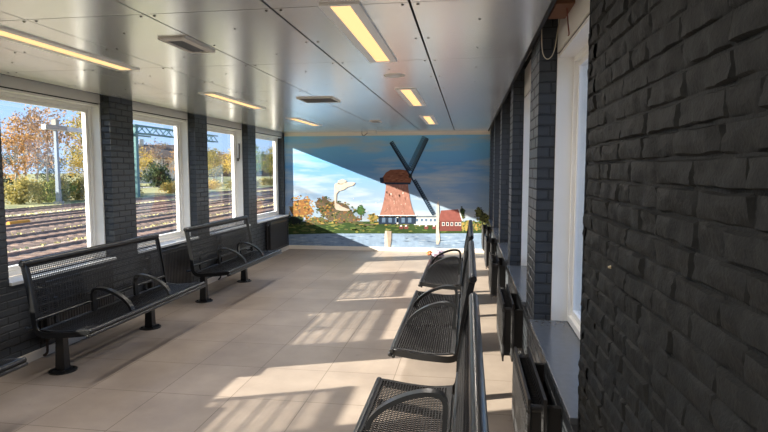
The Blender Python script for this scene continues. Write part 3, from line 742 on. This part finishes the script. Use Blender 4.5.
# building plinth down to the ground
mb = MB(); mb.box(LX-.38, Y0-.2, ZG, RX+.28, YB+.18, -.25); struct(mb.build('plinth', 'mortar'))
tr = empty('railway_track')
for s in (-1, 1):
    mb = MB(); mb.add([(s*.7175-.07,-60,.07),(s*.7175+.07,-60,.07),(s*.7175+.035,-60,.19),(s*.7175-.035,-60,.19),(s*.7175-.07,330,.07),(s*.7175+.07,330,.07),(s*.7175+.035,330,.19),(s*.7175-.035,330,.19)],
        [(0,1,2,3),(7,6,5,4),(0,4,5,1),(1,5,6,2),(2,6,7,3),(3,7,4,0)]); mb.build('rail', 'rail_rust', tr)
mb = MB()
for k in range(420): mb.box(-1.3, -20+k*.62, .02, 1.3, -20+k*.62+.26, .105)
o = mb.build('sleepers', 'sleeper_brown', tr); o['kind'] = 'stuff'
mb = MB(); mb.add([(-1.9,-60,0),(1.9,-60,0),(1.45,-60,.09),(-1.45,-60,.09),(-1.9,330,0),(1.9,330,0),(1.45,330,.09),(-1.45,330,.09)],
    [(0,1,2,3),(7,6,5,4),(0,4,5,1),(1,5,6,2),(2,6,7,3),(3,7,4,0)]); mb.build('trackbed', 'trackbed_rust', tr)
tl = ['rusty railway track lying closest to the windows', 'rusty railway track second out from the windows', 'rusty railway track third out from the windows, an orange tube lying near it', 'rusty railway track fourth out from the windows', 'rusty railway track along the foot of the bushes']
for i, x in enumerate((-14.6, -18.6, -22.6, -26.6, -32.2)):
    t = tr if i == 0 else copy_tree(tr)
    t.location = (x, 0, ZG+.03); tag(t, tl[i], 'railway track', 'rusty railway tracks outside the windows')
# weedy strips between the tracks
rs = random.Random(3)
mb = MB()
for x0 in (-16.6, -20.6, -24.6, -29.4, -34.4):
    for k in range(1500):
        x = x0 + rs.gauss(0, .35); y = rs.uniform(8, 80); h = rs.uniform(.03, .10); a = rs.random()*PI; w = .07; dx, dy = math.cos(a)*w, math.sin(a)*w
        mb.add([(x-dx,y-dy,ZG+.03),(x+dx,y+dy,ZG+.03),(x+dx*.3+rs.uniform(-.1,.1),y+dy*.3,ZG+.03+h)], [(0,1,2)])
o = mb.build('dry_weeds', 'weed'); o['kind'] = 'stuff'; o['label'] = 'dry yellow weeds growing between the tracks'; o['category'] = 'weeds'
mb = MB(); mb.tube([(0,-.7,.12),(0,.7,.12)], .12, 10); o = mb.build('marker_tube', 'tube_orange', smooth=True); o.location = (-24.4, 27.0, ZG+.03); tag(o, 'small orange tube lying between the rusty tracks', 'tube')

# overhead line masts
t = thing('catenary_mast', 'pale grey overhead-line mast with a white crossbeam standing before the orange trees', 'mast', (-36.3, 44.8, ZG))
mb = MB(); mb.add([(-.17,-.17,0),(.17,-.17,0),(.17,.17,0),(-.17,.17,0),(-.11,-.11,7.4),(.11,-.11,7.4),(.11,.11,7.4),(-.11,.11,7.4)], [(0,3,2,1),(4,5,6,7),(0,1,5,4),(1,2,6,5),(2,3,7,6),(3,0,4,7)]); mb.build('mast_post', 'mast_grey', t)
mb = MB(); mb.box(-.2,-1.4,6.55,.2,9.2,6.95); mb.build('crossbeam', 'beam_white', t)
mb = MB(); mb.box(-.3,-1.35,6.62,.3,1.1,6.98); mb.box(-.22,-.22,6.98,.22,.22,7.5); mb.build('beam_clamp', 'mast_concrete', t)
mb = MB(); mb.box(-.3,-.3,0,.3,.3,.25); mb.build('footing', 'mast_concrete', t)
t = thing('catenary_portal', 'teal steel mast with a lattice girder spanning across the tracks', 'mast', (-36.6, 57.2, ZG))
mb = MB(); mb.box(-.24,-.24,0,.24,.24,8.1); mb.build('mast_post', 'mast_teal', t)
mb = MB(); z0, z1 = 7.15, 8.0
for z in (z0, z1):
    for x in (-.3, .3): mb.bar([(x,-.6,z),(x,20,z)], .14, .14, up=(0,0,1))
n = 14
for k in range(n):
    ya = k*20/n; yb = (k+1)*20/n
    for x in (-.3, .3):
        a, b = (z0, z1) if k % 2 == 0 else (z1, z0); mb.bar([(x,ya,a),(x,yb,b)], .08, .08, up=(1,0,0))
mb.build('lattice_girder', 'mast_teal', t)
mb = MB(); mb.bar([(0,-1.4,6.9),(0,3,6.9)], .16, .2, up=(0,0,1)); mb.build('bracket', 'mast_teal', t)
# wires and a hanging insulator
wl_ = [(-24, 6.2, 'overhead contact wire running above the third track'), (-24, 7.1, 'overhead carrier wire with the hanging insulator'), (-31, 6.6, 'overhead wire above the track by the bushes'), (-18.6, 6.1, 'overhead contact wire above the second track'), (-18.6, 7.0, 'overhead carrier wire above the second track'), (-33.5, 7.6, 'topmost thin overhead wire before the trees')]
for x, z, lab in wl_:
    mb = MB(); mb.tube([(x,-60,z),(x,330,z)], .022, 6); tag(mb.build('overhead_wire', 'wire_dark'), lab, 'wire', 'overhead railway wires')
t = thing('insulator', 'ribbed insulator hanging from an overhead wire in the third window', 'insulator', (-24, 55.0, 7.07))
mb = MB(); mb.cone((0,0,0),(0,0,-1.5),.06,.06,8)
for k in range(7): mb.cone((0,0,-.2-k*.18),(0,0,-.28-k*.18),.08,.2,10)
mb.build('ribbed_body', 'insulator', t)
mb = MB(); mb.tube([(0,0,-1.5),(0,2.4,-1.52)], .08, 8); mb.build('strut', 'wire_dark', t)

# trees
def leaf_mesh(name, m_, n, rx, rz, zc, size, seed, clusters=16, open_=.55):
    r = random.Random(seed); mb = MB(); cs = []
    for k in range(clusters):
        a = r.random()*2*PI; q = r.random()**.5; z = r.uniform(-1, 1); w = math.sqrt(max(0, 1-z*z))
        cs.append((rx*q*w*math.cos(a), rx*q*w*math.sin(a), zc+rz*z))
    for i in range(n):
        c = r.choice(cs); s = open_*rx
        p = Vector((c[0]+r.gauss(0,s*.5), c[1]+r.gauss(0,s*.5), c[2]+r.gauss(0,s*.42)))
        if p.z < .05: p.z = .05 + r.random()*.3
        u = Vector((r.gauss(0,1), r.gauss(0,1), r.gauss(0,1))).normalized(); w = u.orthogonal().normalized(); k = size*r.uniform(.6,1.3)
        mb.add([p-u*k, p+w*k*.55, p+u*k, p-w*k*.55], [(0,1,2,3)])
    me = mb.build(name, m_); d = me.data; bpy.data.objects.remove(me); return d
def trunk_mesh(h, r0, seed, m_='bark', nb=9, spread=1.6):
    r = random.Random(seed); mb = MB()
    pts = [(r.gauss(0,.06)*k, r.gauss(0,.06)*k, h*k/5) for k in range(6)]
    for k in range(5): mb.cone(pts[k], pts[k+1], r0*(1-k*.17), r0*(1-(k+1)*.17), 7)
    for k in range(nb):
        i = r.randint(2, 4); p = Vector(pts[i]); a = r.random()*2*PI
        q = p + Vector((math.cos(a)*spread*r.uniform(.5,1), math.sin(a)*spread*r.uniform(.5,1), h*r.uniform(.12,.35)))
        mb.cone(p, q, r0*.32, r0*.07, 5)
        for _ in range(2): mb.cone(p.lerp(q,.6), q + Vector((r.gauss(0,.5), r.gauss(0,.5), r.uniform(.2,.9))), r0*.14, r0*.04, 4)
    o = mb.build('trunk', m_); d = o.data; bpy.data.objects.remove(o); return d
KIND = {}
for i, k in enumerate(('orange','rust','yellow','green','olive','brown','dark')):
    KIND[k] = (leaf_mesh('crown', 'leaf_'+k, {'orange':1300,'rust':1100,'brown':1000}.get(k, 1700), 2.3, 2.7, 5.3, .15, 20+i, 26, .46), trunk_mesh(6.6, .17, 40+i, 'bark_pale' if k in ('yellow','orange','rust','brown') else 'bark'))
BUSH = {}
for i, k in enumerate(('olive','green','yellow','dark')):
    BUSH[k] = (leaf_mesh('foliage', 'leaf_'+k, 1500, 1.7, .75, .85, .13, 70+i, 16, .35), trunk_mesh(1.2, .05, 90+i, 'bark', 8, 1.0))
def plant(kind, table, name, x, y, s, sz, rz, lab, cat, grp):
    t = thing(name, lab, cat, (x, y, ZG), rz, grp)
    f, w = table[kind]
    for nm, me in (('crown' if table is KIND else 'foliage', f), ('trunk' if table is KIND else 'stems', w)):
        o = bpy.data.objects.new(nm, me); C.objects.link(o); o.parent = t; o.scale = (s, s, sz)
    return t
first = [  # seen through the largest window, from the picture edge towards the pier
 ('brown', -46, 45.5, 1.0, .98, 'brownish tree at the picture edge beyond the tracks'), ('orange', -44, 48.5, .95, .95, 'orange-leaved tree with drooping crown over the bushes beyond the tracks'),
 ('rust', -45, 52.5, 1.0, 1.12, 'tall rust-coloured tree just before the pale mast with the white crossbeam'), ('brown', -47, 56.5, 1.05, 1.27, 'tall thin brown-leaved tree directly behind the pale mast'),
 ('olive', -45, 60.5, 1.0, 1.2, 'olive-yellow tree beyond the pale mast, under its white crossbeam'), ('rust', -48, 64.5, 1.0, 1.3, 'sparse rust tree behind the end of the white crossbeam'),
 ('yellow', -43, 57.0, .8, .62, 'low yellow tree behind the foot of the pale mast'), ('dark', -50, 48.0, 1.0, .55, 'low dark green tree in the shade behind the orange ones'),
 ('dark', -51, 54.5, 1.1, .58, 'low dark tree behind the tall rust-coloured tree'), ('dark', -51, 62.5, 1.1, .55, 'low dark tree behind the olive-yellow tree'), ('brown', -53, 60, 1.2, 1.15, 'bare brownish tree rising behind the olive-yellow tree'), ('brown', -53, 50.5, 1.2, 1.1, 'bare brownish tree rising behind the drooping orange tree')]
for i, (k, x, y, s, sz, lab) in enumerate(first): plant(k, KIND, 'autumn_tree', x, y, s, sz, i*1.3, lab, 'tree', 'autumn trees beyond the tracks')
bl = [('olive', -39.5, 44.5, 'olive bush at the picture edge beside the far track'), ('green', -39, 47.2, 'green bush beyond the tracks, left of the pale mast'.replace('left of', 'short of')), ('olive', -40.5, 49.6, 'olive-yellow bush beyond the far track beneath the drooping orange tree'), ('yellow', -39.2, 54.0, 'yellow bush at the foot of the trees past the pale mast'),
      ('green', -40.2, 57.4, 'green bush past the pale mast near the window frame'), ('yellow', -40, 60.4, 'yellow bush closest to the window frame past the mast'), ('olive', -38.8, 51.8, 'low olive bush just behind the footing of the pale mast')]
for i, (k, x, y, lab) in enumerate(bl): plant(k, BUSH, 'wild_bush', x, y, 1.0, 1.1, i*.9, lab, 'bush', 'bushes beyond the tracks')
# second window: wooded slope, round bush, houses
k2 = ['yellow','brown','orange','olive','brown','yellow','rust','brown','olive','yellow','brown','rust']
rs = random.Random(8); taken = [(-76, 128, 12), (-57, 83, 7), (-55, 93, 6)]
def spaced(xa, xb, ra, rb):
    for _ in range(400):
        x = rs.uniform(xa, xb); y = -x*rs.uniform(ra, rb)
        if all((x-a)**2+(y-b)**2 > d*d for a, b, d in taken): break
    taken.append((x, y, 8.6)); return x, y
wood = [(x, -x*(1.49 + .40*(k+.5+off)/n)) for x, n, off in ((-64, 3, .0), (-73, 3, .35), (-84, 4, -.1), (-95, 4, .3), (-106, 5, 0.)) for k in range(n)]
for i, (x, y) in enumerate(wood):
    if abs(x+76) + abs(y-128) < 17: continue
    plant(k2[i % 12], KIND, 'autumn_tree', x, y, 1.3, (.88, 1.12, .95, 1.2, 1.02)[i % 5], i*1.1, 'autumn tree in the yellow and brown wood behind the teal mast', 'tree', 'wood behind the teal mast')
plant('dark', BUSH, 'round_bush', -55.0, 93.0, 1.6, 2.2, .4, 'round dark green bush beside the road behind the teal mast', 'bush', None)
far = [(-46, 2.08), (-45, 2.30), (-48, 2.52), (-58, 2.16), (-60, 2.36), (-44, 2.76), (-46, 3.0), (-58, 2.72), (-60, 2.92), (-74, 2.10), (-76, 2.26), (-75, 2.42)]
for i, (x, r_) in enumerate(far):
    plant(['olive','yellow','green','brown','yellow'][i % 5], KIND, 'autumn_tree', x, -x*r_, 1.1, (.8, .95, 1.05, .9)[i % 4], i*1.7, 'autumn tree in the far row seen through the last windows', 'tree', 'far row of trees')
for i, (x, y) in enumerate(((-38.5,68),(-39,74),(-40,82),(-38,88),(-39.5,97),(-40.5,108),(-38,120))):
    plant(['yellow','olive'][i % 2], BUSH, 'wild_bush', x, y, 1.1, .75, i, 'yellowed bush along the far side of the tracks past the teal mast', 'bush', 'bushes past the teal mast')
def house(name, lab, x, y, rz, w, d, h, rh, mw, mr, wins, flat=False):
    t = thing(name, lab, 'building', (x, y, ZG), rz)
    mb = MB(); mb.box(-w/2,-d/2,0,w/2,d/2,h)
    if not flat: mb.add([(-w/2,-d/2,h),(-w/2,d/2,h),(-w/2,0,h+rh),(w/2,-d/2,h),(w/2,d/2,h),(w/2,0,h+rh)], [(0,2,1),(3,4,5)])
    mb.build('walls', mw, t)
    mb = MB()
    if flat: mb.box(-w/2-.3,-d/2-.3,h,w/2+.3,d/2+.3,h+.5)
    else:
        for s in (-1, 1): mb.add([(-w/2-.3,s*(d/2+.4),h-.15),(w/2+.3,s*(d/2+.4),h-.15),(w/2+.3,0,h+rh+.15),(-w/2-.3,0,h+rh+.15),(-w/2-.3,s*(d/2+.4),h+.05),(w/2+.3,s*(d/2+.4),h+.05),(w/2+.3,0,h+rh+.35),(-w/2-.3,0,h+rh+.35)], [(0,1,2,3),(7,6,5,4),(0,4,5,1),(1,5,6,2),(2,6,7,3),(3,7,4,0)])
    mb.build('roof', mr, t)
    nx, nz, ww, wh = wins
    for i in range(nx):
        for j in range(nz):
            cx = -w/2 + (i+.5)*w/nx; cz = (j+.5)*h/nz + .1
            mb = MB(); mb.box(cx-ww/2,-d/2-.05,cz-wh/2,cx+ww/2,-d/2+.1,cz+wh/2); mb.build('window', 'pane_dark', t)
    if not flat:
        mb = MB(); mb.box(-w*.3-.5,-.5,h+rh-.6,-w*.3+.5,.5,h+rh+1.6); mb.build('chimney', mw, t)
    return t
house('town_house', 'pale house among the yellow trees behind the teal mast', -76, 128, .6, 12, 9, 6, 3, 'house_pale', 'roof_grey', (4, 2, 1.3, 1.5))
house('town_house', 'brown terrace with chimneys on the skyline behind the teal mast', -132, 224, .6, 46, 12, 8, 3.5, 'brick_brown', 'roof_grey', (9, 2, 1.8, 2))
house('town_house', 'brown gabled house on the skyline in the third window', -116, 272, .5, 34, 12, 7.5, 3.5, 'brick_brown', 'roof_grey', (7, 2, 1.8, 2))
t = thing('parked_car', 'small dark car parked on the road by the teal mast', 'car', (-57.5, 82.5, ZG+.02), .5)
mb = MB(); pr_ = [(-2.1,.3),(-2.1,.8),(-1.5,.95),(-.9,1.45),(.8,1.45),(1.5,.95),(2.1,.85),(2.1,.3)]
mb.add([(x,-.85,z) for x, z in pr_]+[(x,.85,z) for x, z in pr_], [tuple(range(8)), tuple(range(15,7,-1))]+[(i,(i+1)%8,8+(i+1)%8,8+i) for i in range(8)]); mb.build('car_body', 'car_dark', t)
for x in (-1.3, 1.3):
    for s in (-1, 1):
        mb = MB(); mb.cone((x,s*.7,.33),(x,s*.9,.33),.33,.33,14); mb.build('wheel', 'rubber', t)
mb = MB(); mb.box(-.75,-.87,1.0,.7,.87,1.35); mb.build('side_windows', 'pane_dark', t)
# seen past the near brick wall
house('apartment_block', 'tall brown apartment block with rows of windows beyond the radiator-side window', 27, 131, -.12, 14, 12, 16.3, 0, 'brick_brown', 'roof_grey', (7, 6, 1.1, 1.5), True)
house('station_shed', 'low brick shed with orange tiled roof beyond the radiator-side window', 12.6, 60, -.2, 9, 6, 2.6, 1.6, 'house_pale', 'roof_tile', (3, 1, 1.2, 1.1))
t = thing('platform_canopy', 'white beam of a platform canopy seen high through the radiator-side window', 'canopy', (5.2, 24, -.2))
mb = MB(); mb.box(-2.6,-.2,5.9,2.6,.2,6.35); mb.build('beam', 'beam_white', t)
for x in (-2.2, 2.2):
    mb = MB(); mb.box(x-.09,-.09,0,x+.09,.09,5.9); mb.build('post', 'mast_grey', t)

# ------------------------------------------------------------------ light
w = bpy.data.worlds.new('sky'); bpy.context.scene.world = w; w.use_nodes = True
nt = w.node_tree; nt.nodes.clear(); out = nt.nodes.new('ShaderNodeOutputWorld'); bg = nt.nodes.new('ShaderNodeBackground')
tc = N(nt, 'ShaderNodeTexCoord'); sx = N(nt, 'ShaderNodeSeparateXYZ'); nt.links.new(tc.outputs['Generated'], sx.inputs[0])
rp = N(nt, 'ShaderNodeValToRGB'); cr = rp.color_ramp
cr.elements[0].position = 0; cr.elements[0].color = (.44,.60,.86,1); cr.elements[1].position = .6; cr.elements[1].color = (.17,.35,.74,1)
e = cr.elements.new(.12); e.color = (.33,.52,.88,1)
nt.links.new(sx.outputs['Z'], rp.inputs[0]); nt.links.new(rp.outputs[0], bg.inputs[0]); nt.links.new(bg.outputs[0], out.inputs[0])
bg.inputs[1].default_value = .82
sl = bpy.data.lights.new('sun', 'SUN'); sl.energy = 12.6; sl.angle = math.radians(.55); sl.color = (1.0, .90, .76)
so = bpy.data.objects.new('sun', sl); C.objects.link(so); so.location = (-30, -11, 14)
so.rotation_euler = Vector((1.0, .37, -.381)).to_track_quat('-Z', 'Y').to_euler()
# the tubes inside the ceiling fittings
for i, (x, y, lab) in enumerate(lspots):
    al = bpy.data.lights.new('tube', 'AREA'); al.shape = 'RECTANGLE'; al.size = .09; al.size_y = 1.28; al.energy = TUBE; al.color = (1.0, .94, .86); al.spread = math.radians(145 if x < -2 else 168)
    ao = bpy.data.objects.new('ceiling_tube', al); C.objects.link(ao); ao.location = (x, y, CEIL-.012)

cam = bpy.data.cameras.new('camera'); cam.sensor_width = 36; cam.lens = F_/768*36; cam.clip_start = .05; cam.clip_end = 2000
co = bpy.data.objects.new('camera', cam); C.objects.link(co); co.location = (0, 0, H); co.rotation_euler = (PI/2-_p, 0, _y)
sc = bpy.context.scene; sc.camera = co
sc.view_settings.view_transform = 'Standard'; sc.view_settings.look = 'None'; sc.view_settings.exposure = 1.05; sc.view_settings.gamma = 1.0
try: sc.view_settings.use_curve_mapping = False
except Exception: pass
sc.cycles.max_bounces = 12; sc.cycles.diffuse_bounces = 6; sc.cycles.glossy_bounces = 5; sc.cycles.transparent_max_bounces = 24
sc.cycles.use_denoising = True
